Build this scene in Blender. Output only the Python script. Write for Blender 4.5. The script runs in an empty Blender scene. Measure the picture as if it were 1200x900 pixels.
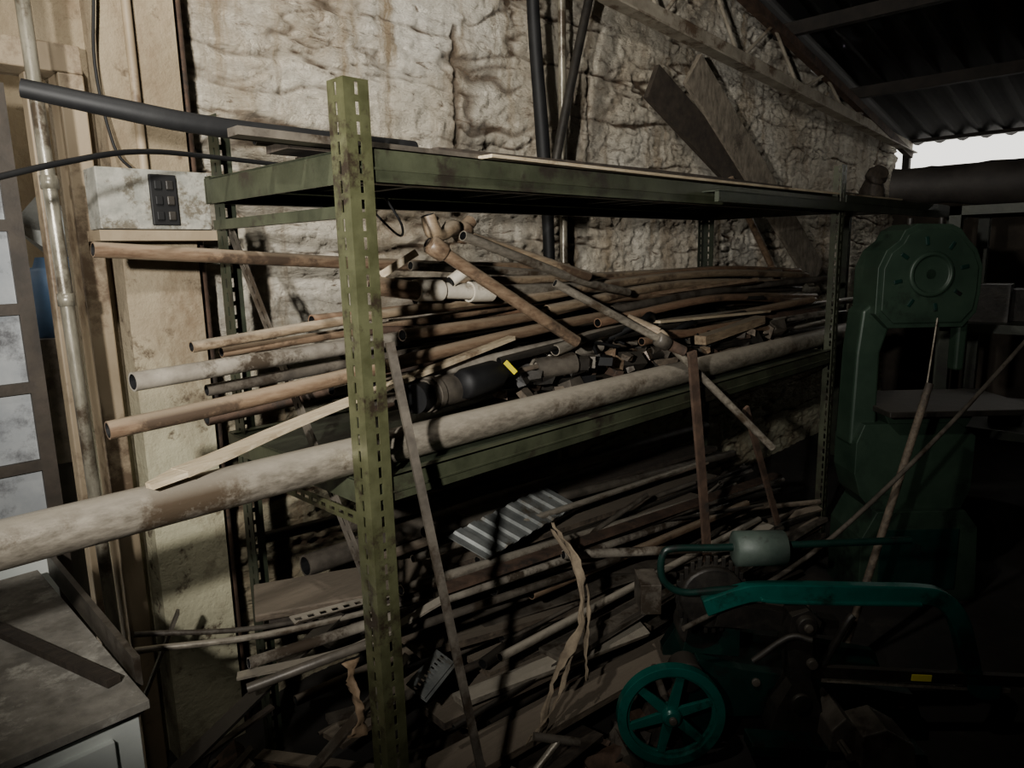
import bpy, math, random, bmesh
from math import *
from mathutils import Vector, Matrix, noise
random.seed(11)
V=Vector
COL=bpy.context.scene.collection

# ------------------------------------------------------------------ materials
def mat(name,c1,c2,rough=.6,metal=0.,scale=8.,bump=.3,stretch=(1,1,1),c3=None,amt3=.5,dist=.01,dust=None,spec=.5):
    m=bpy.data.materials.new(name);m.use_nodes=True
    nt=m.node_tree;N=nt.nodes;L=nt.links
    b=N['Principled BSDF'];b.inputs['Specular IOR Level'].default_value=spec
    tc=N.new('ShaderNodeTexCoord');mp=N.new('ShaderNodeMapping');mp.inputs['Scale'].default_value=stretch
    L.new(tc.outputs['Object'],mp.inputs[0])
    n=N.new('ShaderNodeTexNoise');n.inputs['Scale'].default_value=scale;n.inputs['Detail'].default_value=8;n.inputs['Roughness'].default_value=.65
    L.new(mp.outputs[0],n.inputs['Vector'])
    r=N.new('ShaderNodeValToRGB');r.color_ramp.elements[0].position=.35;r.color_ramp.elements[1].position=.65
    r.color_ramp.elements[0].color=(*c1,1);r.color_ramp.elements[1].color=(*c2,1)
    L.new(n.outputs['Fac'],r.inputs[0]);out=r.outputs[0]
    if c3:
        n2=N.new('ShaderNodeTexNoise');n2.inputs['Scale'].default_value=scale*.45;n2.inputs['Detail'].default_value=10;n2.inputs['Roughness'].default_value=.75
        L.new(tc.outputs['Object'],n2.inputs['Vector'])
        r2=N.new('ShaderNodeValToRGB');r2.color_ramp.elements[0].position=.62-amt3*.2;r2.color_ramp.elements[1].position=.70-amt3*.2
        L.new(n2.outputs['Fac'],r2.inputs[0])
        mx=N.new('ShaderNodeMixRGB');mx.inputs[2].default_value=(*c3,1)
        L.new(r2.outputs[0],mx.inputs[0]);L.new(out,mx.inputs[1]);out=mx.outputs[0]
    if dust:
        g=N.new('ShaderNodeNewGeometry');sp=N.new('ShaderNodeSeparateXYZ');L.new(g.outputs['Normal'],sp.inputs[0])
        mr=N.new('ShaderNodeMapRange');mr.inputs[1].default_value=.25;mr.inputs[2].default_value=1.;mr.inputs[4].default_value=.8
        L.new(sp.outputs[2],mr.inputs[0])
        mx=N.new('ShaderNodeMixRGB');mx.inputs[2].default_value=(*dust,1)
        L.new(mr.outputs[0],mx.inputs[0]);L.new(out,mx.inputs[1]);out=mx.outputs[0]
    L.new(out,b.inputs['Base Color'])
    b.inputs['Roughness'].default_value=rough;b.inputs['Metallic'].default_value=metal
    if bump:
        bp=N.new('ShaderNodeBump');bp.inputs['Strength'].default_value=bump;bp.inputs['Distance'].default_value=dist
        L.new(n.outputs['Fac'],bp.inputs['Height']);L.new(bp.outputs[0],b.inputs['Normal'])
    return m
DU=(.32,.27,.20)
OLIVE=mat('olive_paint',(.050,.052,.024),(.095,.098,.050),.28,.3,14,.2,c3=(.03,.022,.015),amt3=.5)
OLIVEB=mat('olive_paint_shaded',(.028,.032,.018),(.052,.058,.034),.42,.1,10,.2,c3=(.022,.018,.013),amt3=.5)  # same rack olive, darkened to put the beams' shade into the colour
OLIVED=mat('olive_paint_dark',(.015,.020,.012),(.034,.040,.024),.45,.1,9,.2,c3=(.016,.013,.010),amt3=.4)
GREY=mat('galvanised_pipe',(.14,.122,.095),(.31,.275,.22),.34,.35,9,.2,(3,8,8),c3=(.08,.058,.038),amt3=.5,dust=(.35,.315,.255))
COND=mat('conduit_paint',(.12,.11,.083),(.24,.22,.17),.30,.3,9,.15,(6,6,1.5),c3=(.06,.045,.03),amt3=.55)
GREYD=mat('dull_pipe',(.05,.043,.035),(.12,.104,.083),.45,.2,12,.2,c3=(.035,.026,.018),amt3=.5)
PAINTP=mat('worn_painted_pipe',(.31,.28,.23),(.14,.122,.098),.33,.1,10,.15,c3=(.05,.038,.027),amt3=.6)
POLE=mat('wood_pole',(.14,.098,.06),(.29,.22,.142),.48,0,7,.25,(2,12,12),c3=(.065,.042,.027),amt3=.6,dust=DU)
POLEB=mat('brown_tube_paint',(.10,.062,.038),(.20,.14,.09),.36,.05,8,.2,(2,10,10),c3=(.055,.038,.026),amt3=.5,dust=(.28,.22,.152))
POLER=mat('reddish_tube_paint',(.13,.072,.044),(.22,.138,.086),.36,.05,8,.2,(2,10,10),c3=(.055,.037,.026),amt3=.55,dust=(.26,.185,.122))
BAMB=mat('pale_wood',(.32,.25,.16),(.48,.405,.28),.65,0,7,.35,(1.5,14,14),c3=(.15,.10,.06),amt3=.4)
WOOD=mat('old_board',(.055,.041,.028),(.13,.10,.07),.75,0,5,.4,(2,14,14),c3=(.024,.018,.013),amt3=.45,dust=(.14,.115,.085))
WOODG=mat('grey_board',(.10,.084,.063),(.24,.205,.155),.8,0,5,.4,(6,12,3),c3=(.05,.038,.026),amt3=.4)
WOODD=mat('dark_board',(.020,.015,.011),(.05,.038,.027),.75,0,5,.3,(4,12,4))
RUST=mat('rusted_steel',(.040,.024,.016),(.10,.060,.039),.75,.1,16,.4,c3=(.028,.022,.017),amt3=.4)
DARK=mat('dirty_dark_metal',(.010,.009,.008),(.030,.026,.021),.5,.3,14,.3,dust=(.05,.043,.034))
BLACK=mat('black_rubber_and_bore_shade',(.004,.004,.0045),(.009,.009,.009),.6,0,10,.1,spec=.25)
GALV=mat('galvanised_sheet',(.16,.17,.165),(.30,.31,.295),.4,.5,12,.1,c3=(.12,.10,.07),amt3=.4)
WHITEP=mat('chalky_plastic',(.45,.40,.32),(.62,.57,.47),.5,0,14,.15,c3=(.2,.15,.1),amt3=.35)
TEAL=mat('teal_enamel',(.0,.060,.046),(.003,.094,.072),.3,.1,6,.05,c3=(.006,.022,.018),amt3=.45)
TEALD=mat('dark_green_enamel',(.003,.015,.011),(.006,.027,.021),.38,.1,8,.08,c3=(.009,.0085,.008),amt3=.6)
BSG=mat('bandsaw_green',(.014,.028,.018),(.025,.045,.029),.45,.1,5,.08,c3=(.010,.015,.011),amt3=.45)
GG=mat('grey_green_cast',(.045,.066,.055),(.08,.105,.087),.5,.1,10,.2,c3=(.03,.03,.027),amt3=.4)
YEL=mat('yellow_tape',(.65,.55,.02),(.75,.65,.04),.5,0,6,0)
BEIGE=mat('beige_frame_paint',(.17,.13,.08),(.26,.205,.135),.6,0,5,.2,(1,1,.5),c3=(.085,.056,.032),amt3=.55)
BROWNF=mat('brown_window_steel',(.022,.017,.012),(.05,.038,.027),.6,.1,10,.2)
GLASS=mat('dusty_glass',(.20,.215,.23),(.34,.35,.35),.25,0,4,.05,c3=(.10,.10,.105),amt3=.6)
CREAM=mat('cream_enamel',(.64,.68,.64),(.76,.79,.74),.35,0,5,.05,c3=(.38,.35,.28),amt3=.3)
DTOP=mat('dusty_top',(.15,.138,.115),(.30,.28,.24),.85,0,16,.4,c3=(.42,.40,.345),amt3=.45)
EBX=mat('concrete_grey_box',(.17,.17,.145),(.29,.28,.24),.8,0,24,.4,c3=(.09,.077,.055),amt3=.55)
CLOTH=mat('dry_fibre_strip',(.10,.076,.05),(.21,.165,.11),.85,0,18,.5)
PAPER=mat('brown_paper',(.11,.072,.04),(.20,.135,.08),.75,0,10,.4)
FLOOR=mat('oily_floor',(.007,.006,.005),(.018,.015,.012),.8,0,4,.4,c3=(.034,.028,.022),amt3=.3)
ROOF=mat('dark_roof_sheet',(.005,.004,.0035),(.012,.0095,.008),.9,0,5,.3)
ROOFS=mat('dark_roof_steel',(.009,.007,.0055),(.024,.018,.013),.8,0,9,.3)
WD=mat('dark_block_wall',(.035,.028,.021),(.07,.057,.043),.85,0,4,.4)
TRUSS=mat('truss_steel_paint',(.24,.21,.16),(.42,.375,.295),.6,.1,8,.2,c3=(.12,.08,.05),amt3=.5)
BLUE=mat('blue_plastic',(.04,.085,.16),(.07,.13,.23),.5,0,6,0)
TARP=mat('grey_tarp',(.018,.015,.013),(.04,.034,.029),.7,0,6,.3)

def wallmat(name,rough_wall=True):
    m=bpy.data.materials.new(name);m.use_nodes=True
    nt=m.node_tree;N=nt.nodes;L=nt.links;b=N['Principled BSDF']
    tc=N.new('ShaderNodeTexCoord')
    def nz(sc,st,det=8,ro=.6,dis=0):
        mp=N.new('ShaderNodeMapping');mp.inputs['Scale'].default_value=st;L.new(tc.outputs['Object'],mp.inputs[0])
        n=N.new('ShaderNodeTexNoise');n.inputs['Scale'].default_value=sc;n.inputs['Detail'].default_value=det;n.inputs['Roughness'].default_value=ro;n.inputs['Distortion'].default_value=dis
        L.new(mp.outputs[0],n.inputs['Vector']);return n.outputs['Fac']
    def ramp(src,a,bb,ca=(0,0,0),cb=(1,1,1)):
        r=N.new('ShaderNodeValToRGB');r.color_ramp.elements[0].position=a;r.color_ramp.elements[1].position=bb
        r.color_ramp.elements[0].color=(*ca,1);r.color_ramp.elements[1].color=(*cb,1);L.new(src,r.inputs[0]);return r.outputs[0]
    def mix(f,a,c):
        x=N.new('ShaderNodeMixRGB')
        for s,i in ((f,0),(a,1),(c,2)):
            if isinstance(s,tuple): x.inputs[i].default_value=(*s,1)
            elif isinstance(s,float): x.inputs[i].default_value=s
            else: L.new(s,x.inputs[i])
        return x.outputs[0]
    base=ramp(nz(1.6,(1,1,1)),.35,.65,(.68,.61,.48),(.86,.81,.70)) if rough_wall else ramp(nz(1.6,(1,1,1)),.35,.65,(.19,.15,.094),(.32,.265,.18))
    sp=N.new('ShaderNodeSeparateXYZ');L.new(tc.outputs['Object'],sp.inputs[0])
    mr=N.new('ShaderNodeMapRange');mr.inputs[1].default_value=1.35;mr.inputs[2].default_value=.9;L.new(sp.outputs[2],mr.inputs[0])
    base=mix(mr.outputs[0],base,(.56,.54,.38) if rough_wall else (.44,.415,.285))
    stains=ramp(nz(1.3,(1,1,.55),10,.75,.6),.48,.70)
    base=mix(stains,base,(.31,.22,.125) if rough_wall else (.11,.076,.044))
    drips=ramp(nz(3,(2.6,1,.22) if rough_wall else (1.3,1,.7),8,.7),.53,.68)
    base=mix(drips,base,(.35,.265,.165) if rough_wall else (.15,.108,.065))
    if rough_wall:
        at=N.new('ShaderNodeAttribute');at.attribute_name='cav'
        base=mix(ramp(at.outputs['Fac'],.2,.75),base,(.10,.066,.038))  # crevice dirt plus painted-in shade, since the relief alone shades weakly
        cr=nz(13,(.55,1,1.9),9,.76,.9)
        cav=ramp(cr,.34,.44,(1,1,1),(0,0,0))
        base=mix(cav,base,(.15,.10,.06))  # finer crevices get the same painted dirt and shade
        fine=nz(55,(1,1,1.3),6,.7)
        add=N.new('ShaderNodeMath');add.operation='MULTIPLY_ADD';add.inputs[1].default_value=.45;L.new(fine,add.inputs[0]);L.new(cr,add.inputs[2]);h=add.outputs[0];st,di=1.,.045
    else:
        cr=nz(9,(1,1,1),9,.7);cav=ramp(cr,.34,.42,(1,1,1),(0,0,0));base=mix(cav,base,(.085,.06,.036));h=cr;st,di=.8,.016
    L.new(base,b.inputs['Base Color']);b.inputs['Roughness'].default_value=.85
    bp=N.new('ShaderNodeBump');bp.inputs['Strength'].default_value=st;bp.inputs['Distance'].default_value=di
    L.new(h,bp.inputs['Height']);L.new(bp.outputs[0],b.inputs['Normal'])
    return m
WALLR=wallmat('rough_lime_plaster',True);WALLS=wallmat('smooth_beige_plaster',False)

# ------------------------------------------------------------------ mesh builder
def catmull(P,k=6):
    P=[V(p) for p in P]
    if len(P)<3: return P
    Q=[P[0]*2-P[1]]+P+[P[-1]*2-P[-2]];o=[]
    for i in range(1,len(Q)-2):
        a,b,c,d=Q[i-1:i+3]
        for j in range(k):
            t=j/k;o.append(.5*((2*b)+(c-a)*t+(2*a-5*b+4*c-d)*t*t+(3*b-a-3*c+d)*t**3))
    o.append(P[-1]);return o
class MB:
    def __init__(s): s.v=[];s.f=[];s.m=[];s.s=[];s.mats=[]
    def mi(s,m):
        if m not in s.mats: s.mats.append(m)
        return s.mats.index(m)
    def add(s,v,f,m,smooth=False):
        o=len(s.v);s.v+=[tuple(x) for x in v];k=s.mi(m)
        for q in f: s.f.append([o+i for i in q]);s.m.append(k);s.s.append(smooth)
        return s
    def box(s,c,size,m,rot=None):
        c=V(c);a,b,d=[x/2 for x in size]
        vs=[V((x,y,z)) for x in(-a,a) for y in(-b,b) for z in(-d,d)]
        if rot: vs=[rot@p for p in vs]
        return s.add([c+p for p in vs],[(0,1,3,2),(4,6,7,5),(0,4,5,1),(2,3,7,6),(0,2,6,4),(1,5,7,3)],m)
    def bx(s,x0,x1,y0,y1,z0,z1,m): return s.box(((x0+x1)/2,(y0+y1)/2,(z0+z1)/2),(x1-x0,y1-y0,z1-z0),m)
    def tube(s,P,r,m,n=12,hollow=False,k=6,jit=0):
        P=catmull(P,k);n0=len(P);R=r if isinstance(r,(list,tuple)) else [r,r]
        rs=[]
        for i in range(n0):
            t=i/(n0-1)*(len(R)-1);a=min(int(t),len(R)-2);rs.append(R[a]+(R[a+1]-R[a])*(t-a))
        rings=[];up=None
        for i,p in enumerate(P):
            t=(P[min(i+1,n0-1)]-P[max(i-1,0)]).normalized()
            if up is None: up=V((0,0,1)) if abs(t.z)<.9 else V((1,0,0))
            x=t.cross(up).normalized();y=x.cross(t).normalized();up=y
            rr=rs[i]*(1+random.uniform(-jit,jit))
            rings.append([p+(x*cos(2*pi*j/n)+y*sin(2*pi*j/n))*rr for j in range(n)])
        v=[q for g in rings for q in g];f=[]
        for i in range(n0-1):
            for j in range(n):
                a=i*n+j;b=i*n+(j+1)%n;f.append((a,b,b+n,a+n))
        s.add(v,f,m,True)
        for i in(0,n0-1):
            p=P[i];t=(P[1]-P[0]).normalized() if i==0 else (P[-2]-P[-1]).normalized()
            rg=rings[i]
            if hollow:
                inn=[p+(q-p)*.82 for q in rg];dp=[q+t*min(.08,rs[i]*3) for q in inn]
                s.add(rg+inn,[(j,(j+1)%n,n+(j+1)%n,n+j) for j in range(n)],m)
                s.add(inn+dp,[(j,(j+1)%n,n+(j+1)%n,n+j) for j in range(n)]+[tuple(range(n,2*n))],BLACK)  # bore faces coloured black: painted shade inside the open end
            else: s.add(rg,[tuple(range(n))],m)
        return s
    def slat(s,P,w,h,m,up=(0,0,1),ws=None,k=6,twist=0):
        P=catmull(P,k);n0=len(P);up=V(up);v=[];f=[]
        for i,p in enumerate(P):
            t=(P[min(i+1,n0-1)]-P[max(i-1,0)]).normalized()
            x=t.cross(up).normalized();y=x.cross(t).normalized();tt=i/(n0-1)
            if twist: a=twist*tt;x,y=x*cos(a)+y*sin(a),y*cos(a)-x*sin(a)
            ww=w if ws is None else ws[0]+(ws[1]-ws[0])*tt
            for a,b in((-1,-1),(1,-1),(1,1),(-1,1)): v.append(p+x*a*ww/2+y*b*h/2)
        for i in range(n0-1):
            for j in range(4):
                a=i*4+j;b=i*4+(j+1)%4;f.append((a,b,b+4,a+4))
        f+=[(0,1,2,3),tuple(range(4*n0-4,4*n0))]
        return s.add(v,f,m)
    def prism(s,poly,o,eu,ev,ew,d,m):
        o,eu,ev,ew=map(V,(o,eu,ev,ew));n=len(poly)
        a=[o+eu*p[0]+ev*p[1] for p in poly];b=[q+ew*d for q in a]
        return s.add(a+b,[tuple(range(n)),tuple(range(2*n-1,n-1,-1))]+[(i,(i+1)%n,n+(i+1)%n,n+i) for i in range(n)],m)
    def slot(s,p0,p1,wd,w,m,pitch=.038,sw=.009,sh=.025):
        p0,p1,wd=V(p0),V(p1),V(wd).normalized();L=(p1-p0).length;d=(p1-p0)/L
        c=[0,(w-sw)/2,(w+sw)/2,w];n=int(L/pitch);pt=L/n
        for i in range(n):
            a=i*pt;r=[a,a+(pt-sh)/2,a+(pt+sh)/2,a+pt]
            v=[p0+d*r[y]+wd*c[x] for y in range(4) for x in range(4)]
            f=[(y*4+x,y*4+x+1,y*4+x+5,y*4+x+4) for y in range(3) for x in range(3) if not(x==1 and y==1)]
            s.add(v,f,m)
        return s
    def lathe(s,prof,o,ax,m,n=28,smooth=True):
        o,ax=V(o),V(ax).normalized();x=ax.orthogonal().normalized();y=ax.cross(x)
        v=[o+ax*h+(x*cos(2*pi*j/n)+y*sin(2*pi*j/n))*r for h,r in prof for j in range(n)];f=[]
        for i in range(len(prof)-1):
            for j in range(n):
                a=i*n+j;b=i*n+(j+1)%n;f.append((a,b,b+n,a+n))
        f+=[tuple(range(n)),tuple(range(n*(len(prof)-1),n*len(prof)))]
        return s.add(v,f,m,smooth)
    def chunk(s,c,sz,m):
        c=V(c);vs=[]
        R=Matrix.Rotation(random.uniform(0,6),3,'Z')@Matrix.Rotation(random.uniform(0,6),3,'X')
        for x in(-1,1):
            for y in(-1,1):
                for z in(-1,1):
                    vs.append(c+R@V((x*sz[0]*random.uniform(.3,.55),y*sz[1]*random.uniform(.3,.55),z*sz[2]*random.uniform(.3,.55))))
        return s.add(vs,[(0,1,3,2),(4,6,7,5),(0,4,5,1),(2,3,7,6),(0,2,6,4),(1,5,7,3)],m)
    def obj(s,name,parent=None,bevel=0,solid=0):
        me=bpy.data.meshes.new(name);me.from_pydata(s.v,[],s.f)
        for m in s.mats: me.materials.append(m)
        for p,k,sm in zip(me.polygons,s.m,s.s): p.material_index=k;p.use_smooth=sm
        me.update();o=bpy.data.objects.new(name,me);COL.objects.link(o)
        bm=bmesh.new();bm.from_mesh(me)
        if solid: bmesh.ops.remove_doubles(bm,verts=bm.verts,dist=.0004)
        bmesh.ops.recalc_face_normals(bm,faces=bm.faces);bm.to_mesh(me);bm.free()
        if solid:
            q=o.modifiers.new('thick','SOLIDIFY');q.thickness=solid;q.offset=0
        if bevel:
            q=o.modifiers.new('bev','BEVEL');q.width=bevel;q.segments=2;q.limit_method='ANGLE'
        if parent: o.parent=parent
        return o
def empty(name):
    e=bpy.data.objects.new(name,None);e.empty_display_size=.1;COL.objects.link(e);return e
def pipe(name,P,r,m,hollow=True,n=14,jit=0): return MB().tube(P,r,m,n,hollow,jit=jit).obj(name)
def board(name,P,w,h,m,**k): return MB().slat(P,w,h,m,**k).obj(name)

# ------------------------------------------------------------------ room
def roofz(x): return 3.04-.19*(x-4.34)
WY=2.27
nx,nz_=580,340;v=[];f=[];cavs=[]
for i in range(nx):
    X=.86+6.64*((i/(nx-1))**1.25);top=roofz(X)
    for j in range(nz_):
        Z=top*j/(nz_-1)
        wx=.5*noise.noise(V((X*2.2,Z*2.2,2)));wz=.08*noise.noise(V((X*5,7,Z*5)))
        a=noise.fractal(V((X*4.5+wx,3.1,(Z+wz)*13.)),.8,2.1,5)
        b=noise.fractal(V((X*17,9.,Z*30)),.9,2.,3)
        g1=max(0,1-abs(noise.noise(V((X*1.8+wx,5,(Z+wz)*11))))*8)*max(0,min(1,.45+1.8*noise.noise(V((X*1.6,11,Z*1.8)))))
        g2=max(0,1-abs(noise.noise(V((X*5.5,25,Z*18+wx))))*7)*max(0,min(1,.36+1.5*noise.noise(V((X*2.3,31,Z*2.8)))))
        fr_=(Z/.21+.30*noise.noise(V((X*.9,1,Z*.9)))+.12*noise.noise(V((X*5,2,Z*3))))%1
        g3=max(0,1-abs(fr_-.5)*18)*max(0,min(1,.45+1.6*noise.noise(V((X*1.3,41,Z*2)))))
        cav=min(1,g1*.7+g2*.7+g3*.95)
        d=.011*a+.012*b-.021*cav
        if 2.0<X<2.03 or 2.86<X<2.885:
            if 1.7<Z<2.45: d-=.014;cav=max(cav,.6)
        v.append((X,WY-d,Z));cavs.append(cav)
for i in range(nx-1):
    for j in range(nz_-1):
        a=i*nz_+j;f.append((a,a+nz_,a+nz_+1,a+1))
nv=len(v)
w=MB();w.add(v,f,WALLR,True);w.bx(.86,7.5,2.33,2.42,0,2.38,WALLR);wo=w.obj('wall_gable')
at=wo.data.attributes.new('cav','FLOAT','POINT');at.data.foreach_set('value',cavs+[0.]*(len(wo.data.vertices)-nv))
w=MB();w.prism([(-2.5,0),(-.6,0),(-.6,2.06),(.60,2.06),(.60,0),(.87,0),(.87,roofz(.87)),(-2.5,roofz(-2.5))],(0,2.24,0),(1,0,0),(0,0,1),(0,1,0),.18,WALLS)
w.bx(.66,.865,2.14,2.24,0,2.9,WALLS);w.obj('wall_door_side')
MB().bx(7.5,7.6,-4,2.4,0,2.25,WD).obj('wall_right')
MB().bx(-2.6,-2.5,-4,2.4,0,4.3,WD).obj('wall_left')
MB().prism([(-2.5,0),(7.5,0),(7.5,roofz(7.5)),(-2.5,roofz(-2.5))],(0,-4.1,0),(1,0,0),(0,0,1),(0,1,0),.1,WD).obj('wall_rear')
MB().bx(-2.6,7.6,-4.1,2.45,-.1,0,FLOOR).obj('floor')
v=[];f=[];ys=[-4.1+i*.03 for i in range(int(6.6/.03))]
for Y in ys:
    dz=.022*sin(Y*2*pi/.18)
    for X in(-2.6,7.56): v.append((X,Y,roofz(X)+.05+dz))
for i in range(len(ys)-1): f.append((2*i,2*i+1,2*i+3,2*i+2))
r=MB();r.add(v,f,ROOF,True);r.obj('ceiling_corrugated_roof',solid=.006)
b=MB()
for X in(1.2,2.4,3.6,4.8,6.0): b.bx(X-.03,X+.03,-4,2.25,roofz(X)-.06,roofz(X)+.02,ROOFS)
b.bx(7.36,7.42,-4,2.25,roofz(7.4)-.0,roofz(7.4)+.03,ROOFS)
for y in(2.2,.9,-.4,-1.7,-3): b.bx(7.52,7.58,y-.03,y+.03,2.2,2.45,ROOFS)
b.obj('roof_purlins')
def truss(name,Y,m,m2):
    b=MB()
    lo=lambda x:2.715-.065*(x-2.84)
    hi=lambda x:roofz(x)-.10
    b.slat([(-2.4,Y,lo(-2.4)),(7.4,Y,lo(7.4))],.035,.095,m)
    b.slat([(-2.4,Y-.02,lo(-2.4)-.045),(7.4,Y-.02,lo(7.4)-.045)],.08,.01,m)
    b.slat([(-2.4,Y,hi(-2.4)),(7.4,Y,hi(7.4))],.05,.06,m2)
    x=-2.2;k=0
    while x<6.6:
        if k%2: b.tube([(x,Y,lo(x)),(x+.42,Y,hi(x+.42))],.011,m,8)
        else: b.tube([(x,Y,hi(x)),(x+.42,Y,lo(x+.42))],.011,m,8)
        x+=.42;k+=1
    return b.obj(name)
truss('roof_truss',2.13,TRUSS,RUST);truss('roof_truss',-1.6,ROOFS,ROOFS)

# door with frame, glazed leaf
fr=MB()
fr.bx(.565,.625,2.16,2.25,0,2.03,BEIGE);fr.bx(-.6,.625,2.16,2.25,2.03,2.10,BEIGE);fr.bx(.50,.535,2.2,2.25,0,2.03,BEIGE);fr.bx(-.6,-.55,2.16,2.25,0,2.03,BEIGE)
fr.obj('door_frame',bevel=.004)
lf=MB()
lf.bx(.405,.44,2.13,2.17,.02,1.98,BROWNF);lf.bx(-.5,-.46,2.13,2.17,.02,1.98,BROWNF)
for z in(.03,.84,1.035,1.24,1.44,1.645,1.85,1.96): lf.bx(-.46,.405,2.13,2.17,z-.014,z+.014,BROWNF)
for x in(.16,-.05,-.26): lf.bx(x-.012,x+.012,2.135,2.165,.86,1.96,BROWNF)
lf.bx(-.46,.405,2.145,2.153,.85,1.95,GLASS);lf.bx(-.46,.405,2.14,2.16,.04,.83,CREAM)
lf.obj('door_1')
MB().bx(-1.2,1.6,3.0,3.05,0,2.4,WALLS).obj('wall_outer_passage')
b=MB();b.lathe([(0,.11),(.12,.12),(.2,.12),(.21,.06),(.24,.05)],(.60,2.58,1.33),(0,0,1),BLUE,16);b.bx(.40,.78,2.45,2.72,.95,1.33,GREYD);b.bx(.42,.76,2.46,2.70,0,.95,DARK)
b.chunk((.60,2.58,1.66),(.16,.14,.2),GALV);b.obj('blue_can_on_stand')

e=MB();e.bx(.59,.875,2.045,2.14,1.635,1.79,EBX);e.bx(.715,.785,2.036,2.046,1.645,1.778,BLACK)
for z in(1.67,1.71,1.75):
    e.bx(.725,.745,2.031,2.037,z-.012,z+.012,BLACK);e.bx(.755,.775,2.031,2.037,z-.012,z+.012,DARK)
e.obj('electrical_box',bevel=.003)
MB().bx(.58,.89,2.03,2.14,1.605,1.632,BEIGE).obj('wall_ledge')
pipe('vertical_conduit_pipe',[(.452,1.95,2.9),(.483,1.95,0)],.015,COND)
b=MB()
for z in(.9,1.45,1.72,2.15): b.lathe([(0,.019),(.03,.019)],(.468+(.0107*(1.45-z)),1.95,z),(0,0,1),COND,12)
b.obj('conduit_couplings')
pipe('drain_pipe_and_dark_gap',[(.885,2.19,3.2),(.885,2.19,0)],.02,RUST,False)  # pipe above; lower run is a dark stand-in for the gap beside the pilaster
pipe('electrical_conduit',[(.735,2.12,3.2),(.735,2.12,1.79)],.012,BEIGE,False)
pipe('hanging_cable',[(.70,2.1,3.0),(.66,2.1,2.3),(.64,2.11,2.05),(.66,2.1,1.85),(.70,2.1,1.79)],.004,BLACK,False,8)
pipe('wall_service_pipe',[(2.54,2.16,3.3),(2.54,2.16,0)],.018,COND,False)
pipe('black_hose_pipe',[(2.29,2.08,2.9),(2.29,2.10,2.56),(2.34,2.10,2.0),(2.37,2.1,1.57),(2.38,2.1,.6)],[.022,.03,.022],BLACK,False)
pipe('dark_steel_tube',[(2.75,2.08,2.95),(2.64,2.09,2.63),(2.40,2.06,2.01),(2.34,2.05,1.80)],.02,DARK,False)
board('leaning_plank',[(3.56,2.12,2.50),(5.06,2.0,1.36)],.20,.03,WOODG,up=(0.1,1,0))
board('leaning_plank',[(3.25,2.17,2.40),(4.30,2.08,1.85)],.19,.03,WOODD,up=(0.1,1,0))
pipe('leaning_rod',[(3.9,2.06,1.95),(4.35,1.95,1.35)],.02,POLEB,False)

# ------------------------------------------------------------------ storage rack
rack=empty('steel_storage_rack')
def post(x,y,sx,sy,z1,m,lean=0):
    b=MB();b.slot((x+lean,y,0),(x-lean,y,z1),(sx,0,0),.058,m);b.slot((x+lean,y,0),(x-lean,y,z1),(0,sy,0),.058,m);b.obj('post',rack,solid=.003)
X0,X1,Y0,Y1=.832,3.49,1.265,1.985
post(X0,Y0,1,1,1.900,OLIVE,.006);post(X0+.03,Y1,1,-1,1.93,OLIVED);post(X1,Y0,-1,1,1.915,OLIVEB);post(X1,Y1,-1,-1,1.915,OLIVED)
def shelf(z,h,x0=X0+.006,x1=X1-.006,mt=OLIVEB):
    b=MB();t=.003
    for y,s in((Y0+.006,1),(Y1-.006,-1)):
        b.bx(x0,x1,min(y,y+t*s*1.5),max(y,y+t*s*1.5),z-h,z,mt);b.bx(x0,x1,min(y,y+s*.03),max(y,y+s*.03),z-h,z-h+t,mt);b.bx(x0,x1,min(y,y+s*.03),max(y,y+s*.03),z-t,z,mt)
        b.bx(x0,x1,min(y-s*.004,y),max(y-s*.004,y),z-h*.62,z-h*.55,mt)
    for x in(x0,x1-.004): b.bx(x,x+.005,Y0,Y1,z-h,z-.005,mt)
    n=4
    for i in range(n):
        a=x0+(x1-x0)*i/n;c=x0+(x1-x0)*(i+1)/n-.004
        b.bx(a,c,Y0+.035,Y1-.035,z-.01,z-.006,OLIVED)
        for q in(.3,.5,.7): b.bx(a+(c-a)*q-.012,a+(c-a)*q+.012,Y0+.04,Y1-.04,z-.028,z-.01,OLIVED)
    b.obj('shelf_tray',rack)
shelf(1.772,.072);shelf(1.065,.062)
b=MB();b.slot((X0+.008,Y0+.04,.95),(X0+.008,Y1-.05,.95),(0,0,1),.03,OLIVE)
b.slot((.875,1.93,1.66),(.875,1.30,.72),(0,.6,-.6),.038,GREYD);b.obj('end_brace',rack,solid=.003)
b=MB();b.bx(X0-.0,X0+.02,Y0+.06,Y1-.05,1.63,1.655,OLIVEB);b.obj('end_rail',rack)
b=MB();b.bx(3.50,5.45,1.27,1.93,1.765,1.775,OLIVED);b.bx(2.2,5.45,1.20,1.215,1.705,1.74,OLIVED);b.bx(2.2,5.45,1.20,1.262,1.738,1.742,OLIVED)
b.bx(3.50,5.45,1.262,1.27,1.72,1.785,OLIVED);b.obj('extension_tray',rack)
b=MB()
for x,y in((5.4,1.28),(5.4,1.93)): b.bx(x-.025,x+.025,y-.02,y+.02,0,1.765,OLIVED)
b.obj('extension_post',rack)

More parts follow.
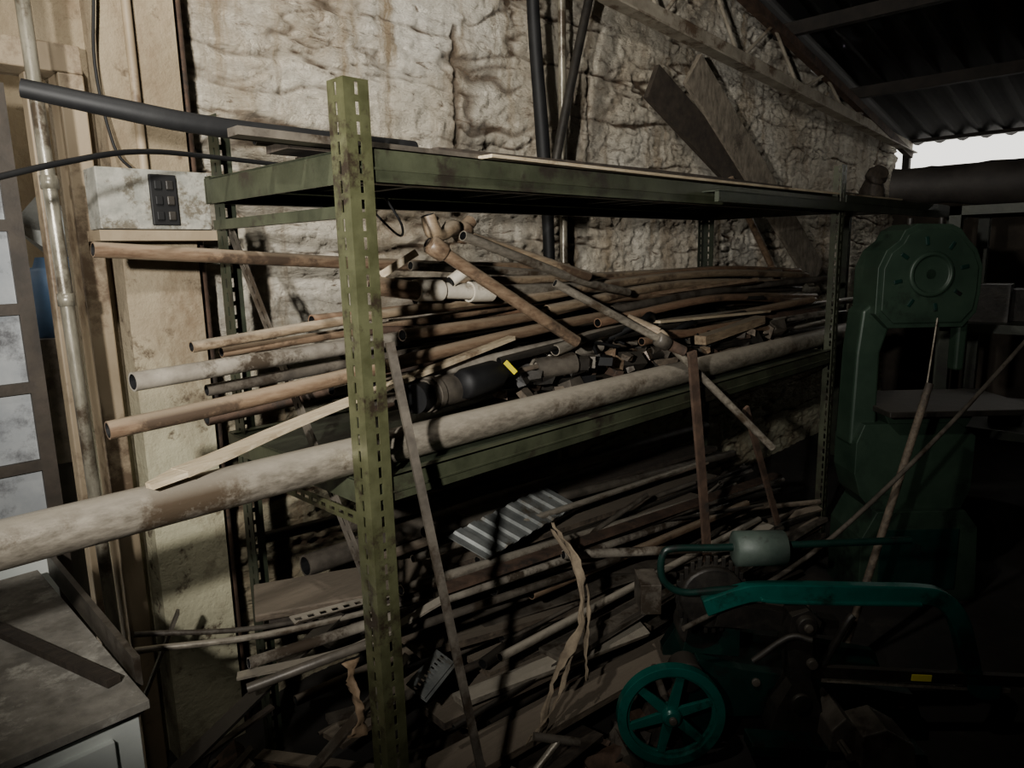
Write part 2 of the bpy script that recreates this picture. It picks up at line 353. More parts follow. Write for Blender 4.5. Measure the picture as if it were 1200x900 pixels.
# on top of rack
b=MB();b.tube([(.335,1.50,1.848),(.46,1.45,1.824),(.60,1.42,1.806),(.80,1.405,1.800),(1.1,1.40,1.800)],[.016,.019,.019,.019],BLACK,16,True);b.obj('black_rubber_hose')
board('steel_flat_bar',[(.64,1.365,1.790),(1.2,1.36,1.786),(2.0,1.36,1.786)],.045,.016,GREYD)
board('wooden_plank',[(.80,1.50,1.79),(1.4,1.47,1.785),(3.3,1.46,1.785)],.11,.016,WOODD)
board('wooden_plank',[(1.25,1.325,1.785),(2.2,1.32,1.784),(3.36,1.33,1.79),(4.45,1.34,1.80)],.075,.008,BAMB)
board('wooden_plank',[(.95,1.62,1.79),(3.9,1.66,1.80)],.14,.02,WOODD)
board('wooden_plank',[(1.5,1.80,1.80),(4.6,1.80,1.80)],.14,.025,WOOD)
board('wooden_plank',[(3.55,1.40,1.80),(5.4,1.38,1.79)],.16,.015,GREYD)
board('wooden_plank',[(1.15,1.40,1.80),(2.2,1.43,1.815),(3.2,1.42,1.81)],.06,.012,WOODD)
pipe('thin_steel_rod',[(.28,1.60,1.70),(.42,1.64,1.745),(.58,1.70,1.785),(.80,1.80,1.80),(1.3,1.86,1.79)],.006,BLACK,False,8)
pipe('steel_rod',[(.78,1.56,1.81),(2.4,1.57,1.815)],.011,GREYD)
pipe('hanging_wire',[(.95,1.32,1.68),(1.0,1.33,1.62),(1.04,1.4,1.60),(1.02,1.5,1.68)],.003,BLACK,False,6)

# ------------------------------------------------------------------ upper pile, feature pieces
pipe('large_steel_pipe',[(-.25,1.365,1.100),(4.10,1.365,1.112)],.0415,GREY,n=28)
pipe('grey_pipe',[(.47,1.55,1.31),(.99,1.60,1.32),(1.76,1.65,1.33)],.020,PAINTP,n=18)
pipe('thin_pole',[(.72,1.70,1.33),(1.78,1.75,1.37)],.013,POLEB)
pipe('brown_tube',[(.94,1.65,1.39),(1.90,1.70,1.40),(2.7,1.75,1.38)],.017,POLER)
pipe('long_wooden_pole',[(.40,1.50,1.23),(.77,1.50,1.25),(1.73,1.55,1.31),(2.65,1.60,1.32),(4.18,1.65,1.25)],[.0185,.019,.018,.016,.014],POLEB,n=18)
b=MB();b.slat([(.41,1.33,1.152),(.47,1.345,1.160)],.02,.010,BAMB,ws=(.022,.05));b.slat([(.47,1.345,1.160),(.56,1.37,1.168),(.72,1.42,1.185),(.96,1.45,1.22),(1.52,1.50,1.30)],.05,.012,BAMB,ws=(.05,.026));b.obj('split_wood_stave')
b=MB();b.tube([(1.12,1.43,1.192),(1.42,1.50,1.185)],.043,GREYD,24,True);b.tube([(1.14,1.435,1.192),(1.16,1.44,1.192)],.047,GREYD,24,True);b.obj('pvc_pipe_offcut')
b=MB();b.lathe([(0,.036),(.02,.043),(.14,.043),(.19,.02),(.22,.018),(.225,.02)],(1.24,1.42,1.205),(.93,.12,.04),BLACK,24)
b.slat([(1.395,1.405,1.25),(1.43,1.40,1.215)],.014,.004,YEL,up=(-.7,-.7,.3));b.obj('black_bottle')
pipe('wall_side_pipe',[(.51,1.85,1.58),(1.42,1.85,1.52),(2.2,1.85,1.49)],.018,POLEB,n=16)
b=MB();b.tube([(1.10,1.60,1.475),(1.25,1.60,1.452)],.026,POLEB,16,True);b.tube([(1.24,1.60,1.455),(1.33,1.60,1.45)],.031,WHITEP,16,True)
b.tube([(1.33,1.60,1.45),(1.46,1.60,1.44)],.024,WHITEP,16);b.tube([(1.44,1.60,1.44),(1.53,1.60,1.436)],.031,WHITEP,16,True);b.tube([(1.36,1.585,1.475),(1.40,1.575,1.50)],.018,WHITEP,12,True);b.tube([(1.53,1.6,1.436),(2.2,1.63,1.42)],.02,GREY,14,True)
b.obj('plastic_pipe_fittings')
for nm,P,r,m in[
 ('wooden_pole',[(1.15,1.55,1.34),(1.70,1.60,1.345),(2.47,1.65,1.37),(4.31,1.70,1.26)],.017,POLEB),
 ('wooden_pole',[(1.63,1.60,1.40),(2.3,1.62,1.435),(3.11,1.65,1.44),(4.16,1.70,1.39)],.017,POLE),
 ('steel_pipe',[(1.38,1.80,1.52),(1.92,1.80,1.48),(2.39,1.85,1.44)],.015,GREY),
 ('wooden_pole',[(1.2,1.75,1.475),(1.95,1.78,1.455),(3.4,1.80,1.45)],.016,POLE),
 ('wooden_pole',[(1.79,1.60,1.36),(2.73,1.65,1.405),(4.11,1.70,1.35)],.018,POLE),
 ('wooden_pole',[(1.94,1.50,1.31),(2.83,1.50,1.345),(4.00,1.60,1.24)],.016,POLER),
 ('steel_pipe',[(2.1,1.56,1.34),(3.0,1.60,1.365),(4.2,1.75,1.31)],.016,GREYD),
 ('wooden_pole',[(2.2,1.72,1.43),(3.2,1.75,1.455),(4.3,1.80,1.41)],.015,POLER),
 ('steel_pipe',[(1.3,1.68,1.42),(2.3,1.70,1.425),(3.9,1.74,1.42)],.015,PAINTP),
 ('steel_pipe',[(1.66,1.45,1.25),(2.19,1.50,1.275),(4.65,1.55,1.23)],.018,GREY),
 ('steel_pipe',[(1.05,1.50,1.22),(1.9,1.52,1.26),(3.0,1.50,1.25)],.016,PAINTP),
 ('wooden_pole',[(.62,1.62,1.36),(1.4,1.66,1.40),(2.4,1.70,1.39)],.013,POLE),
 ('brown_tube',[(.70,1.78,1.16),(1.5,1.76,1.20),(2.2,1.72,1.22)],.022,RUST),
 ('steel_pipe',[(.66,1.66,1.25),(1.3,1.67,1.27),(2.0,1.68,1.26)],.014,GREYD),
]: pipe(nm,P,r,m)
b=MB();b.tube([(1.21,1.50,1.585),(1.68,1.38,1.28)],.018,POLEB,16,True);b.lathe([(-.02,.022),(-.015,.027),(.03,.027),(.035,.022)],(1.23,1.495,1.572),(.47,-.12,-.305),POLEB,16);b.obj('threaded_pipe')
b=MB();b.tube([(1.215,1.50,1.655),(1.23,1.50,1.615),(1.27,1.51,1.605),(1.33,1.53,1.625),(1.37,1.55,1.61),(1.89,1.50,1.47)],[.020,.024,.017,.022,.016,.016],POLE,16,True);b.lathe([(-.025,.02),(-.02,.026),(.02,.026),(.025,.02)],(1.38,1.55,1.612),(.5,0,.6),POLEB,16);b.tube([(1.36,1.55,1.60),(1.42,1.56,1.645)],.02,POLEB,14,True);b.obj('elbow_pipe')
b=MB();b.tube([(1.72,1.50,1.455),(2.13,1.33,1.225),(2.47,1.10,.825)],.0135,GREY,14,True,k=1)
b.lathe([(-.03,.018),(-.025,.026),(.02,.026),(.025,.018)],(2.10,1.34,1.24),(.41,-.17,-.235),GREYD,14)
b.tube([(2.12,1.335,1.235),(2.10,1.36,1.27),(2.04,1.45,1.32)],.018,POLE,14,True);b.tube([(2.13,1.33,1.225),(2.17,1.30,1.20)],.02,RUST,12,True);b.obj('tee_valve_pipe')
pipe('steel_pipe',[(1.30,1.46,1.60),(1.86,1.52,1.46),(2.2,1.56,1.40)],.014,GREY)
board('wood_offcut',[(1.14,1.62,1.50),(1.22,1.56,1.56)],.03,.02,BAMB)
board('wood_block',[(2.49,1.42,1.20),(3.00,1.42,1.24)],.05,.035,POLE)
board('flat_slat',[(2.25,1.47,1.29),(3.1,1.44,1.27)],.045,.01,BAMB)
b=MB();ms=[GREYD,RUST,DARK,POLEB,WOOD,GREY,DARK,PAINTP,POLER,DARK]
for i in range(90):
    L=random.uniform(.5,1.8);x=random.uniform(.95,3.9-L*.5);y=random.uniform(1.45,1.92)
    a=random.uniform(-.16,.16);z=1.085+random.random()*(.17 if y<1.6 else .29)
    p=V((x,y,z));q=V((min(x+L*cos(a),4.1),min(1.94,max(1.44,y+L*sin(a))),max(1.085,z+random.uniform(-.06,.05))))
    m=random.choice(ms)
    if random.random()<.75: b.tube([p,q],random.uniform(.008,.022),m,9,True)
    else: b.slat([p,q],random.uniform(.03,.07),random.uniform(.008,.02),m,twist=random.uniform(-.5,.5))
b.obj('scrap_pipe_pile')
b=MB()
for i in range(150):
    x=random.uniform(1.5,3.3);y=random.uniform(1.42,1.62)
    sz=random.uniform(.02,.065);b.chunk((x,y,1.09+random.random()*.11),(sz*1.8,sz,sz*.7),random.choice([GREYD,DARK,WOOD,RUST,DARK,GREYD,BLACK,DARK,POLEB]))
for i in range(26):
    x=random.uniform(1.5,3.0);y=random.uniform(1.42,1.6);z=random.uniform(1.17,1.23)
    b.tube([(x,y,z),(x+random.uniform(-.1,.1),y+.03,z+.03),(x+random.uniform(.05,.2),y,z+.01)],.006,random.choice([BLACK,GREY,DARK]),7)
b.tube([(1.62,1.50,1.19),(1.75,1.45,1.20)],.035,GREYD,16,True);b.tube([(1.80,1.50,1.22),(1.95,1.50,1.23)],.022,PAINTP,14,True)
b.tube([(2.0,1.50,1.25),(2.1,1.44,1.30),(2.2,1.46,1.32),(2.3,1.5,1.27)],.012,BLACK,10);b.tube([(2.35,1.48,1.24),(2.45,1.44,1.27),(2.55,1.48,1.25)],.012,BLACK,10)
b.obj('metal_scrap_heap')

# ------------------------------------------------------------------ lower pile
for nm,P,r,m in[
 ('dark_pipe',[(1.10,1.82,.75),(3.26,1.82,.64)],.030,GREYD),
 ('dark_pipe',[(1.0,1.90,.62),(3.3,1.92,.58)],.035,GREYD),
 ('steel_pipe',[(1.32,1.72,.68),(3.35,1.70,.50)],.018,GREYD),
 ('steel_pipe',[(1.10,1.55,.62),(3.44,1.55,.37)],.016,GREY),
 ('steel_pipe',[(.65,1.55,.60),(1.35,1.50,.55),(3.34,1.50,.34)],.014,PAINTP),
 ('thin_steel_rod',[(.48,1.80,.65),(.85,1.70,.57),(1.6,1.62,.50)],.007,GREYD),
 ('thin_steel_rod',[(.45,1.70,.66),(.79,1.60,.61),(1.5,1.52,.53)],.008,GREY),
 ('galvanised_tube',[(1.69,1.45,.56),(2.40,1.20,.43)],.016,PAINTP),
 ('steel_pipe',[(.93,2.02,.70),(1.9,1.95,.66)],.018,DARK),
 ('steel_pipe',[(1.2,1.62,.66),(2.9,1.66,.55)],.012,GREY),
 ('steel_pipe',[(.62,1.50,.57),(.95,1.40,.60),(1.9,1.38,.50)],.012,GREYD),
 ('wooden_pole',[(1.5,1.42,.50),(2.9,1.40,.42)],.016,POLEB),
 ('steel_pipe',[(1.3,1.36,.40),(2.9,1.34,.36)],.013,GREY),
]: pipe(nm,P,r,m)
board('rusty_flat_bar',[(1.2,1.50,.60),(3.3,1.44,.45)],.05,.012,RUST)
board('weathered_board',[(1.16,1.60,.40),(2.32,1.45,.26)],.13,.022,WOOD)
board('weathered_board',[(1.34,1.50,.29),(2.25,1.40,.26)],.12,.022,WOOD)
board('weathered_board',[(1.08,1.40,.30),(1.98,1.34,.235)],.10,.022,WOOD)
board('weathered_board',[(1.0,1.30,.22),(2.1,1.24,.15)],.13,.022,WOOD)
board('weathered_board',[(1.15,1.20,.13),(1.55,1.24,.09)],.12,.022,WOODD)
board('weathered_board',[(1.3,1.75,.55),(3.1,1.72,.44)],.14,.02,WOOD)
board('weathered_board',[(1.6,1.85,.62),(3.3,1.84,.52)],.14,.02,WOODD)
b=MB();b.slat([(.80,1.83,.60),(1.25,1.62,.60)],.20,.022,WOOD);b.slat([(.80,1.75,.572),(1.22,1.55,.572)],.03,.06,WOODD);b.slat([(.82,1.83,.53),(1.24,1.62,.53)],.18,.02,WOODD);b.obj('wooden_drawer_board',bevel=.004)
b=MB();b.slot((.80,1.60,.62),(1.80,1.58,.49),(0,-.7,.5),.04,GREY,.035,.01,.02);b.slot((.80,1.60,.62),(1.80,1.58,.49),(0,.5,.2),.03,GREY,.035,.01,.02);b.obj('slotted_angle_bar',solid=.003)
b=MB();b.slot((.98,1.38,.46),(1.14,1.45,.46),(.3,-.6,-.4),.06,GALV,.018,.02,.009);b.slot((.99,1.36,.44),(1.15,1.43,.44),(.3,-.6,-.4),.04,GALV,.018,.014,.009);b.obj('perforated_plate',solid=.002)
A0,A1,B0,B1=V((1.32,1.60,.70)),V((1.93,1.75,.668)),V((1.40,1.51,.625)),V((2.03,1.665,.585))
v=[];f=[];n=32
for i in range(n+1):
    t=i/n;k=i%4;h=.010 if k in(2,3) else 0
    tt=t+(.012 if k in(1,3) else -.006)
    v+=[A0.lerp(A1,tt)+V((0,-.5,.8))*h,B0.lerp(B1,tt)+V((0,-.5,.8))*h]
for i in range(n): f.append((2*i,2*i+1,2*i+3,2*i+2))
MB().add(v,f,GALV).obj('folded_galvanised_sheet',solid=.003)
b=MB();ms=[GREYD,RUST,DARK,WOOD,WOODD,GREY,DARK,WOOD,GREYD,GREYD,DARK]
for i in range(190):
    L=random.uniform(.4,1.7);x=random.uniform(.9,3.4-L*.5);y=random.uniform(1.30,1.95)
    a=random.uniform(-.25,.2) if random.random()<.8 else random.uniform(-.8,.8);zz=.05+random.random()*(.32 if y<1.5 else .54)*(1-.12*(x-.9))
    p=V((x,y,zz));q=V((min(x+L*cos(a),3.44),min(1.95,max(1.28,y+L*sin(a))),max(.03,zz+random.uniform(-.12,.05))))
    m=random.choice(ms)
    if random.random()<.55: b.tube([p,q],random.uniform(.006,.018),m,8,True)
    else: b.slat([p,q],random.uniform(.02,.11),random.uniform(.006,.02),m,twist=random.uniform(-.6,.6))
b.obj('scrap_metal_and_timber_pile')
b=MB()
for i in range(190):
    x=random.uniform(.35,2.9);y=random.uniform(1.02,2.0) if x>.9 else random.uniform(1.3,2.0)
    if x>.85: y=random.uniform(1.0,1.24)
    if x>1.35: y=random.uniform(1.12,1.24)
    sz=random.uniform(.03,.10);b.chunk((x,y,sz*.4),(sz*1.8,sz,sz*.6),random.choice([DARK,WOODD,GREYD,RUST,WOODD]))
for i in range(60):
    x=random.uniform(.40,.95);y=random.uniform(1.06,1.24) if x>.8 else random.uniform(1.15,1.9);a=random.uniform(-.3,.9);L=random.uniform(.2,.45)
    yy=max(1.05,min(y+L*sin(a),1.24 if x>.5 else 2.0))
    b.slat([(x,y,.03+random.random()*.16),(x+L*cos(a),yy,.03+random.random()*.22)],random.uniform(.012,.05),.008,random.choice([WOODD,GREYD,RUST,DARK,WOOD]))
b.obj('floor_scrap_heap')
board('angle_iron_bar',[(.62,1.55,.58),(.86,1.42,.60),(1.1,1.36,.66)],.03,.006,GREY)
board('angle_iron_bar',[(.42,1.50,.44),(.93,1.60,.60)],.045,.008,DARK)
board('angle_iron_bar',[(.50,1.38,.26),(.98,1.36,.55)],.03,.008,GREYD)
board('angle_iron_bar',[(.36,2.0,.02),(.62,1.9,.62)],.03,.008,GREYD)
board('angle_iron_bar',[(.46,1.75,.30),(.85,1.40,.10)],.04,.008,DARK)
b=MB();c=V((.74,1.46,.20));P=[c+V((.09*cos(t),.08*sin(t),.03*cos(t))) for t in[2*pi*i/16 for i in range(17)]];b.tube(P,.02,DARK,12,k=3);b.obj('rubber_ring')
board('rusty_upright_bar',[(2.13,1.245,1.21),(2.26,1.245,.52),(2.32,1.24,.0)],.035,.012,RUST,up=(.3,1,0))
board('rusty_upright_bar',[(2.52,1.235,.95),(2.86,1.235,.38)],.025,.012,RUST,up=(.3,1,0))
b=MB();b.slat([(.886,1.240,1.37),(.98,1.10,.37),(1.01,1.04,.0)],.019,.010,GREYD,up=(.3,1,0),k=2);b.obj('leaning_flat_bar')
def ribbon(name,P,w,m,seed=0):
    random.seed(seed);P=catmull(P,8);v=[];f=[];n=5
    for i,p in enumerate(P):
        a=.9*sin(i*.35+seed);ww=w*(.65+.35*cos(i*.5+seed))+random.uniform(-.003,.003);off=V((random.uniform(-.004,.004),random.uniform(-.004,.004),0))
        d=V((.7*cos(a)+.7*sin(a),-.7*cos(a)+.7*sin(a),0))
        for j in range(n): v.append(p+off+d*(j/(n-1)-.5)*ww+V((.5,.5,0))*random.uniform(-.005,.005))
    for i in range(len(P)-1):
        for j in range(n-1): a=i*n+j;f.append((a,a+1,a+n+1,a+n))
    return MB().add(v,f,m,True).obj(name,solid=.002)
ribbon('dry_fibre_strip',[(1.58,1.40,.72),(1.56,1.28,.62),(1.50,1.22,.48),(1.38,1.22,.36),(1.30,1.20,.24)],.036,CLOTH,3)
ribbon('dry_fibre_strip',[(1.57,1.39,.70),(1.58,1.27,.56),(1.52,1.22,.42),(1.50,1.20,.30)],.022,CLOTH,5)
ribbon('dry_fibre_strip',[(1.585,1.38,.70),(1.55,1.26,.54),(1.44,1.21,.40),(1.36,1.20,.30),(1.22,1.18,.26)],.016,CLOTH,9)
ribbon('brown_paper_scrap',[(.81,1.35,.62),(.80,1.34,.56),(.81,1.33,.50),(.795,1.32,.44)],.05,PAPER,7)
random.seed(5)

# ------------------------------------------------------------------ cabinet left
b=MB();b.bx(-.55,.335,1.29,2.04,.03,.760,CREAM);b.bx(-.57,.350,1.27,2.06,.768,.785,DTOP);b.bx(-.56,.343,1.28,2.05,.760,.768,BLACK)
b.bx(-.50,.29,1.278,1.291,.42,.73,CREAM);b.bx(-.50,.29,1.278,1.291,.08,.40,CREAM)
b.tube([(.03,1.275,.68),(.03,1.25,.68),(.22,1.25,.68),(.22,1.275,.68)],.008,CREAM,8,k=1)
b.obj('metal_cabinet',bevel=.006)
board('raised_side_board',[(.375,2.04,.80),(.362,1.36,.795)],.012,.06,GREYD)
board('dark_wood_strip',[(.20,1.80,.795),(.32,1.36,.795)],.025,.014,WOODD)

# ------------------------------------------------------------------ power hacksaw
EU=V((.7034,-.7108,0));EW=V((.7108,.7034,0));EZ=V((0,0,1))
OH=EW*1.95
def H(u,z,w=0): return OH+EU*u+EW*w+EZ*z
hs=empty('power_hacksaw_machine')
b=MB();c=H(.455,.177,-.03)
def ringmesh(b,c,r0,r1,d,m,n=56):
    v=[];f=[]
    for i in range(n):
        t=2*pi*i/n
        for r,w in((r0,-d/2),(r1,-d/2),(r1,d/2),(r0,d/2)): v.append(c+EU*r*cos(t)+EZ*r*sin(t)+EW*w)
    for i in range(n):
        for j in range(4): f.append((i*4+j,i*4+(j+1)%4,((i+1)%n)*4+(j+1)%4,((i+1)%n)*4+j))
    b.add(v,f,m)
ringmesh(b,c,.134,.162,.034,TEAL);ringmesh(b,c,.124,.136,.012,TEAL)
for i in range(6):
    t=i*pi/3+.3;d=EU*cos(t)+EZ*sin(t);b.slat([c+d*.02,c+d*.13],.026,.012,TEAL,up=EW,ws=(.034,.024))
b.lathe([(-.03,.022),(-.02,.03),(.02,.03),(.03,.022)],c,EW,TEAL,20);b.lathe([(-.04,.012),(.25,.012)],c,EW,GREYD,14)
b.obj('handwheel',hs,bevel=.002)
def strip(b,pts,th,w0,dep,m):
    P=catmull(pts,8) if len(pts)>2 else pts
    v=[];f=[];n=len(P)
    for i in range(n):
        p=V(P[i]);t=(V(P[min(i+1,n-1)])-V(P[max(i-1,0)])).normalized();nrm=V((-t.z,0,t.x))
        for a,ww in((-1,w0),(1,w0),(1,w0+dep),(-1,w0+dep)):
            q=p+nrm*a*th/2;v.append(H(q.x,q.z,ww))
    for i in range(n-1):
        for j in range(4): a=i*4+j;f.append((a,i*4+(j+1)%4,i*4+4+(j+1)%4,a+4))
    f+=[(0,1,2,3),tuple(range(4*n-4,4*n))];b.add(v,f,m)
b=MB()
strip(b,[(.56,0,.50),(.66,0,.535),(.74,0,.545),(1.0,0,.535),(1.20,0,.525),(1.27,0,.505),(1.325,0,.44),(1.365,0,.32),(1.40,0,.215),(1.47,0,.205)],.054,0,.035,TEAL)
strip(b,[(.72,0,.53),(.80,0,.52),(1.2,0,.502)],.012,-.012,.06,TEAL)
b.obj('saw_bow',hs,bevel=.004)
b=MB();b.tube([H(.72,.555,.02),H(.60,.55,.02),H(.50,.545,.02),H(.45,.57,.02),H(.43,.61,.02),H(.435,.665,.02),H(.47,.685,.02),H(.64,.685,.02),H(1.165,.695,.02)],.011,TEALD,12)
b.lathe([(0,.035),(.006,.052),(.15,.052),(.156,.035)],H(.64,.68,.02),EU,GG,24);b.obj('counterweight_rod',hs)
b=MB();strip(b,[(.90,0,.285),(1.56,0,.235)],.035,.0,.02,DARK);strip(b,[(.92,0,.255),(1.5,0,.205)],.012,.005,.004,GREY)
strip(b,[(1.19,0,.262),(1.25,0,.258)],.020,-.003,.026,YEL);strip(b,[(.86,0,.29),(.88,0,.288)],.02,-.003,.026,YEL);b.obj('blade_frame',hs)
def cyl(b,u,z,w0,w1,r,m,n=28): b.lathe([(0,r*.93),(.006,r),(w1-w0-.006,r),(w1-w0,r*.93)],H(u,z,w0),EW,m,n)
def ext(b,poly,w0,w1,m): b.prism(poly,H(0,0,w0),EU,EZ,EW,w1-w0,m)
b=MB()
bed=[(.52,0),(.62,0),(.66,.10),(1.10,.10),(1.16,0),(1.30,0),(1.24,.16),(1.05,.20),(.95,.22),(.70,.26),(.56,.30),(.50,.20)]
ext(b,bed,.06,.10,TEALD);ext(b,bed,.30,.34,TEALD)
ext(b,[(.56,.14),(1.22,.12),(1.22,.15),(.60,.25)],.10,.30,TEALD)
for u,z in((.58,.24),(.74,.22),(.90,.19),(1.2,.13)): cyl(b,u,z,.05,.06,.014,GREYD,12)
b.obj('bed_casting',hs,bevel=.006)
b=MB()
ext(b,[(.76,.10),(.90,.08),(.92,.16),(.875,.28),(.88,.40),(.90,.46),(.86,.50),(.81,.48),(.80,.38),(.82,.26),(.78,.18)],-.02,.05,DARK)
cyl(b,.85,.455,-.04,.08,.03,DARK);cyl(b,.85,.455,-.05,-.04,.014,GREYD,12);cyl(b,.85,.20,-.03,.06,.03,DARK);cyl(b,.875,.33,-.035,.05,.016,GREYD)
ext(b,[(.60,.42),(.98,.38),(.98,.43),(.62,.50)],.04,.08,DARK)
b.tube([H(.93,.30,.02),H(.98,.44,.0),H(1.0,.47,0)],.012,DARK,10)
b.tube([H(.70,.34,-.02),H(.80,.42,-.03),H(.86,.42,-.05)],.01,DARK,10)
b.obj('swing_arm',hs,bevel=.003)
b=MB();cyl(b,.60,.50,.06,.12,.10,DARK);cyl(b,.60,.50,.04,.14,.03,GREYD);cyl(b,.58,.38,.10,.18,.075,DARK);cyl(b,.52,.26,.02,.10,.05,DARK)
for i in range(26):
    t=2*pi*i/26;b.box(H(.60+.103*cos(t),.50+.103*sin(t),.09),(.012,.012,.05),DARK,Matrix.Rotation(-pi/4,3,'Z'))
ext(b,[(.52,.30),(.70,.28),(.70,.44),(.62,.46),(.54,.42)],.10,.22,TEALD)
ext(b,[(.39,.42),(.455,.42),(.455,.52),(.39,.52)],.12,.24,GREYD)
b.obj('gear_drive',hs,bevel=.002)
b=MB();ext(b,[(.98,.04),(1.15,.04),(1.13,.14),(1.05,.19),(.98,.17)],-.14,-.02,GREYD);ext(b,[(.90,.0),(.97,.0),(.99,.16),(.95,.20),(.91,.16)],-.10,.06,GREYD)
ext(b,[(.68,.08),(1.20,.04),(1.20,.07),(.68,.12)],-.10,-.02,TEALD)
b.tube([H(.94,.12,-.16),H(.94,.12,.2)],.014,GREYD,10);b.obj('vise_jaws',hs,bevel=.005)
b=MB();b.tube([(1.05,1.06,.27),(1.18,1.03,.37)],.009,GREY,10);b.tube([(1.13,1.07,.385),(1.22,1.0,.355)],.011,GREYD,10);b.tube([(1.05,1.06,.27),(1.0,1.07,0)],.009,GREY,10);b.obj('t_handle_wrench')

# ------------------------------------------------------------------ band saw
OB=EW*3.0
bs=empty('band_saw')
def B(u,z,w=0): return OB+EU*u+EW*w+EZ*z
def extb(b,poly,w0,w1,m): b.prism(poly,B(0,0,w0),EU,EZ,EW,w1-w0,m)
b=MB()
hp=[(1.51,1.27),(1.57,1.21),(1.88,1.21),(1.93,1.27),(1.94,1.35),(1.94,1.46),(1.91,1.53),(1.87,1.57),(1.84,1.61),(1.80,1.63),(1.66,1.635),(1.61,1.61),(1.59,1.57),(1.54,1.53),(1.51,1.46)]
extb(b,hp,-.06,.14,BSG)
rim=[(1.725+(u-1.725)*.9,1.42+(z-1.42)*.9) for u,z in hp];extb(b,rim,-.068,-.058,BSG)
b.lathe([(0,.095),(.010,.09),(.012,.078),(.002,.072),(.0,.02)],B(1.725,1.43,-.068),-EW,BSG,40)
for i in range(8):
    t=2*pi*i/8+.2
    b.slat([B(1.725,1.43,-.070)+(EU*cos(t)+EZ*sin(t))*.12,B(1.725,1.43,-.070)+(EU*cos(t)+EZ*sin(t))*.155],.016,.006,TEALD,up=EW)
b.lathe([(0,.012),(.03,.012)],B(1.66,1.63,0),EZ,DARK,12);b.lathe([(0,.012),(.03,.012)],B(1.79,1.63,0),EZ,DARK,12)
b.obj('upper_wheel_housing',bs,bevel=.012)
b=MB();extb(b,[(1.46,.70),(1.57,.70),(1.565,1.10),(1.60,1.22),(1.54,1.33),(1.48,1.28),(1.465,1.1)],-.02,.12,BSG)
extb(b,[(1.88,1.02),(1.92,1.02),(1.925,1.24),(1.88,1.24)],-.03,.03,BSG);b.obj('frame_column',bs,bevel=.01)
b=MB();b.prism([(1.55,-.16),(2.20,-.16),(2.20,.30),(1.55,.30)],OB+EZ*.85,EU,EW,EZ,.025,DARK);extb(b,[(1.66,.70),(1.90,.70),(1.98,.85),(1.58,.85)],-.05,.15,BSG);b.obj('saw_table',bs,bevel=.004)
b=MB();extb(b,[(1.47,.72),(1.47,.58),(1.50,.48),(1.57,.40),(1.66,.36),(1.86,.36),(1.94,.41),(1.98,.50),(1.98,.74),(1.90,.80),(1.50,.80)],-.06,.14,BSG)
extb(b,[(1.50,0),(2.02,0),(2.00,.34),(1.94,.42),(1.56,.42),(1.50,.30)],-.10,.20,BSG)
extb(b,[(1.58,.06),(1.92,.06),(1.92,.34),(1.58,.34)],-.106,-.10,TEALD);b.obj('lower_wheel_housing',bs,bevel=.012)
b=MB();b.tube([B(1.765,1.25,-.07),B(1.72,.88,-.10)],.004,GREY,6);b.obj('saw_blade',bs)
pipe('leaning_wooden_stick',[(2.94,.72,1.04),(2.65,.80,.33),(2.51,.84,0)],.014,WOOD,False)
pipe('long_bent_rod',[(3.5,.42,1.33),(2.85,.62,.92),(2.31,.80,.62),(1.98,.92,.50),(1.70,1.0,.46)],.008,GREYD,False,8)
r2=empty('background_rack')
b=MB()
for x in(4.75,5.45):
    for y in(-.9,1.1): b.bx(x-.03,x+.03,y-.03,y+.03,0,1.76,OLIVED)
for z in(.5,1.1,1.76): b.bx(4.72,5.48,-.93,1.13,z-.05,z,OLIVED)
for i in range(30):
    x=random.uniform(4.85,5.3);y=random.uniform(-.8,1.0);z=random.choice([.5,1.1]);s=random.uniform(.08,.22);b.box((x,y,z+s/2),(s,s*1.2,s),random.choice([DARK,WOODD,DARK,DARK]),Matrix.Rotation(random.uniform(-.3,.3),3,'Z'))
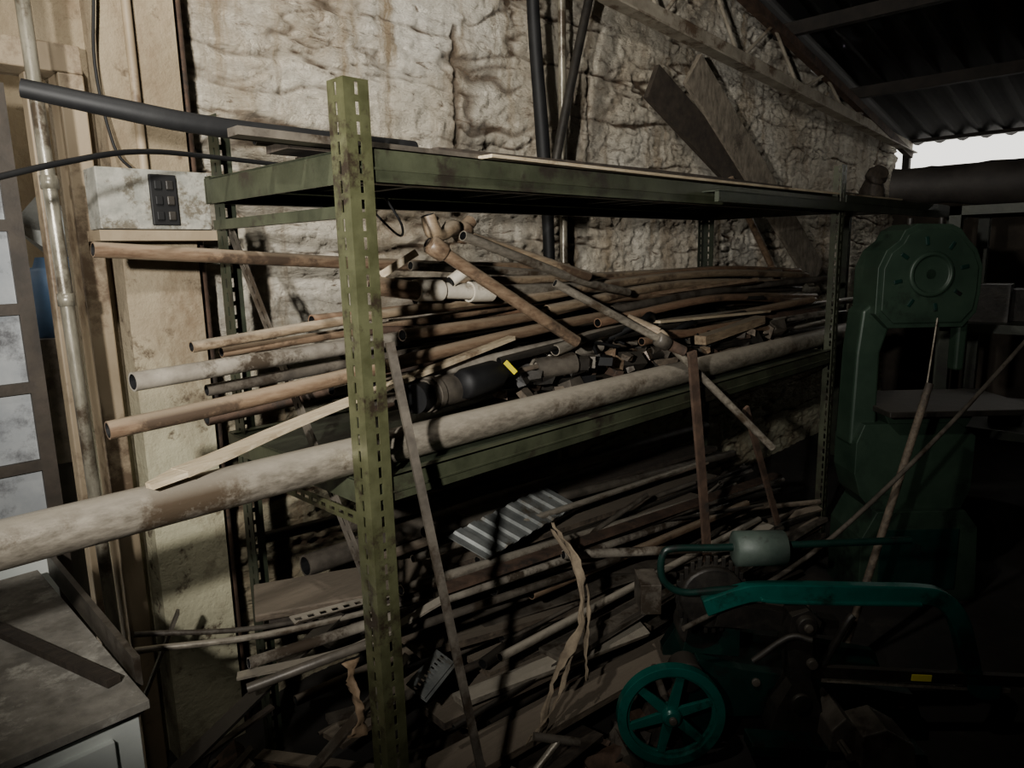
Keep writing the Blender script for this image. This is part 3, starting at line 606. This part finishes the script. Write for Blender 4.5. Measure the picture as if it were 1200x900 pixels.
b.obj('frame_with_stored_boxes',r2)
b=MB();b.tube([(4.9,1.5,1.91),(5.0,.9,1.89),(5.05,.2,1.885),(5.1,-.8,1.88)],[.10,.125,.13,.12],TARP,20,False,jit=.12);b.obj('tarpaulin_roll')
b=MB();b.tube([(4.9,1.62,1.83),(4.88,1.6,1.95),(4.84,1.55,2.0)],[.08,.06,.05],WOODD,12,jit=.2);b.obj('tree_stump_offcut')

# ------------------------------------------------------------------ light, world, camera
def lamp(name,kind,loc,target,energy,color=(1,1,1),**k):
    l=bpy.data.lights.new(name,kind);l.energy=energy;l.color=color
    for a,c in k.items(): setattr(l,a,c)
    o=bpy.data.objects.new(name,l);o.location=loc;o.rotation_euler=(V(target)-V(loc)).to_track_quat('-Z','Y').to_euler();COL.objects.link(o);return o
lamp('flash_lamp','SPOT',(-.40,.30,1.74),(1.8,2.2,1.8),335,(1,.965,.90),spot_size=radians(96),spot_blend=1.,shadow_soft_size=.03)
lamp('hanging_work_lamp','SPOT',(.10,.95,3.0),(2.1,2.25,1.85),215,(1,.95,.86),spot_size=radians(104),spot_blend=1.,shadow_soft_size=.04)
wd=bpy.data.worlds.new('World');bpy.context.scene.world=wd;wd.use_nodes=True
wd.node_tree.nodes['Background'].inputs[0].default_value=(1,.97,.9,1);wd.node_tree.nodes['Background'].inputs[1].default_value=2.2
F_=832.;Pp=radians(10.4);A=radians(44.7);R_=radians(1.26)
fw=V((cos(Pp)*cos(A),cos(Pp)*sin(A),-sin(Pp)));r0=V((sin(A),-cos(A),0));u0=V((sin(Pp)*cos(A),sin(Pp)*sin(A),cos(Pp)))
ri=r0*cos(R_)-u0*sin(R_);up=r0*sin(R_)+u0*cos(R_)
cam=bpy.data.cameras.new('camera');cam.sensor_width=36;cam.lens=F_/1200*36;cam.clip_start=.02
co=bpy.data.objects.new('camera',cam);COL.objects.link(co)
M=Matrix((ri,up,-fw)).transposed().to_4x4();M.translation=V((0,0,1.55));co.matrix_world=M
bpy.context.scene.camera=co
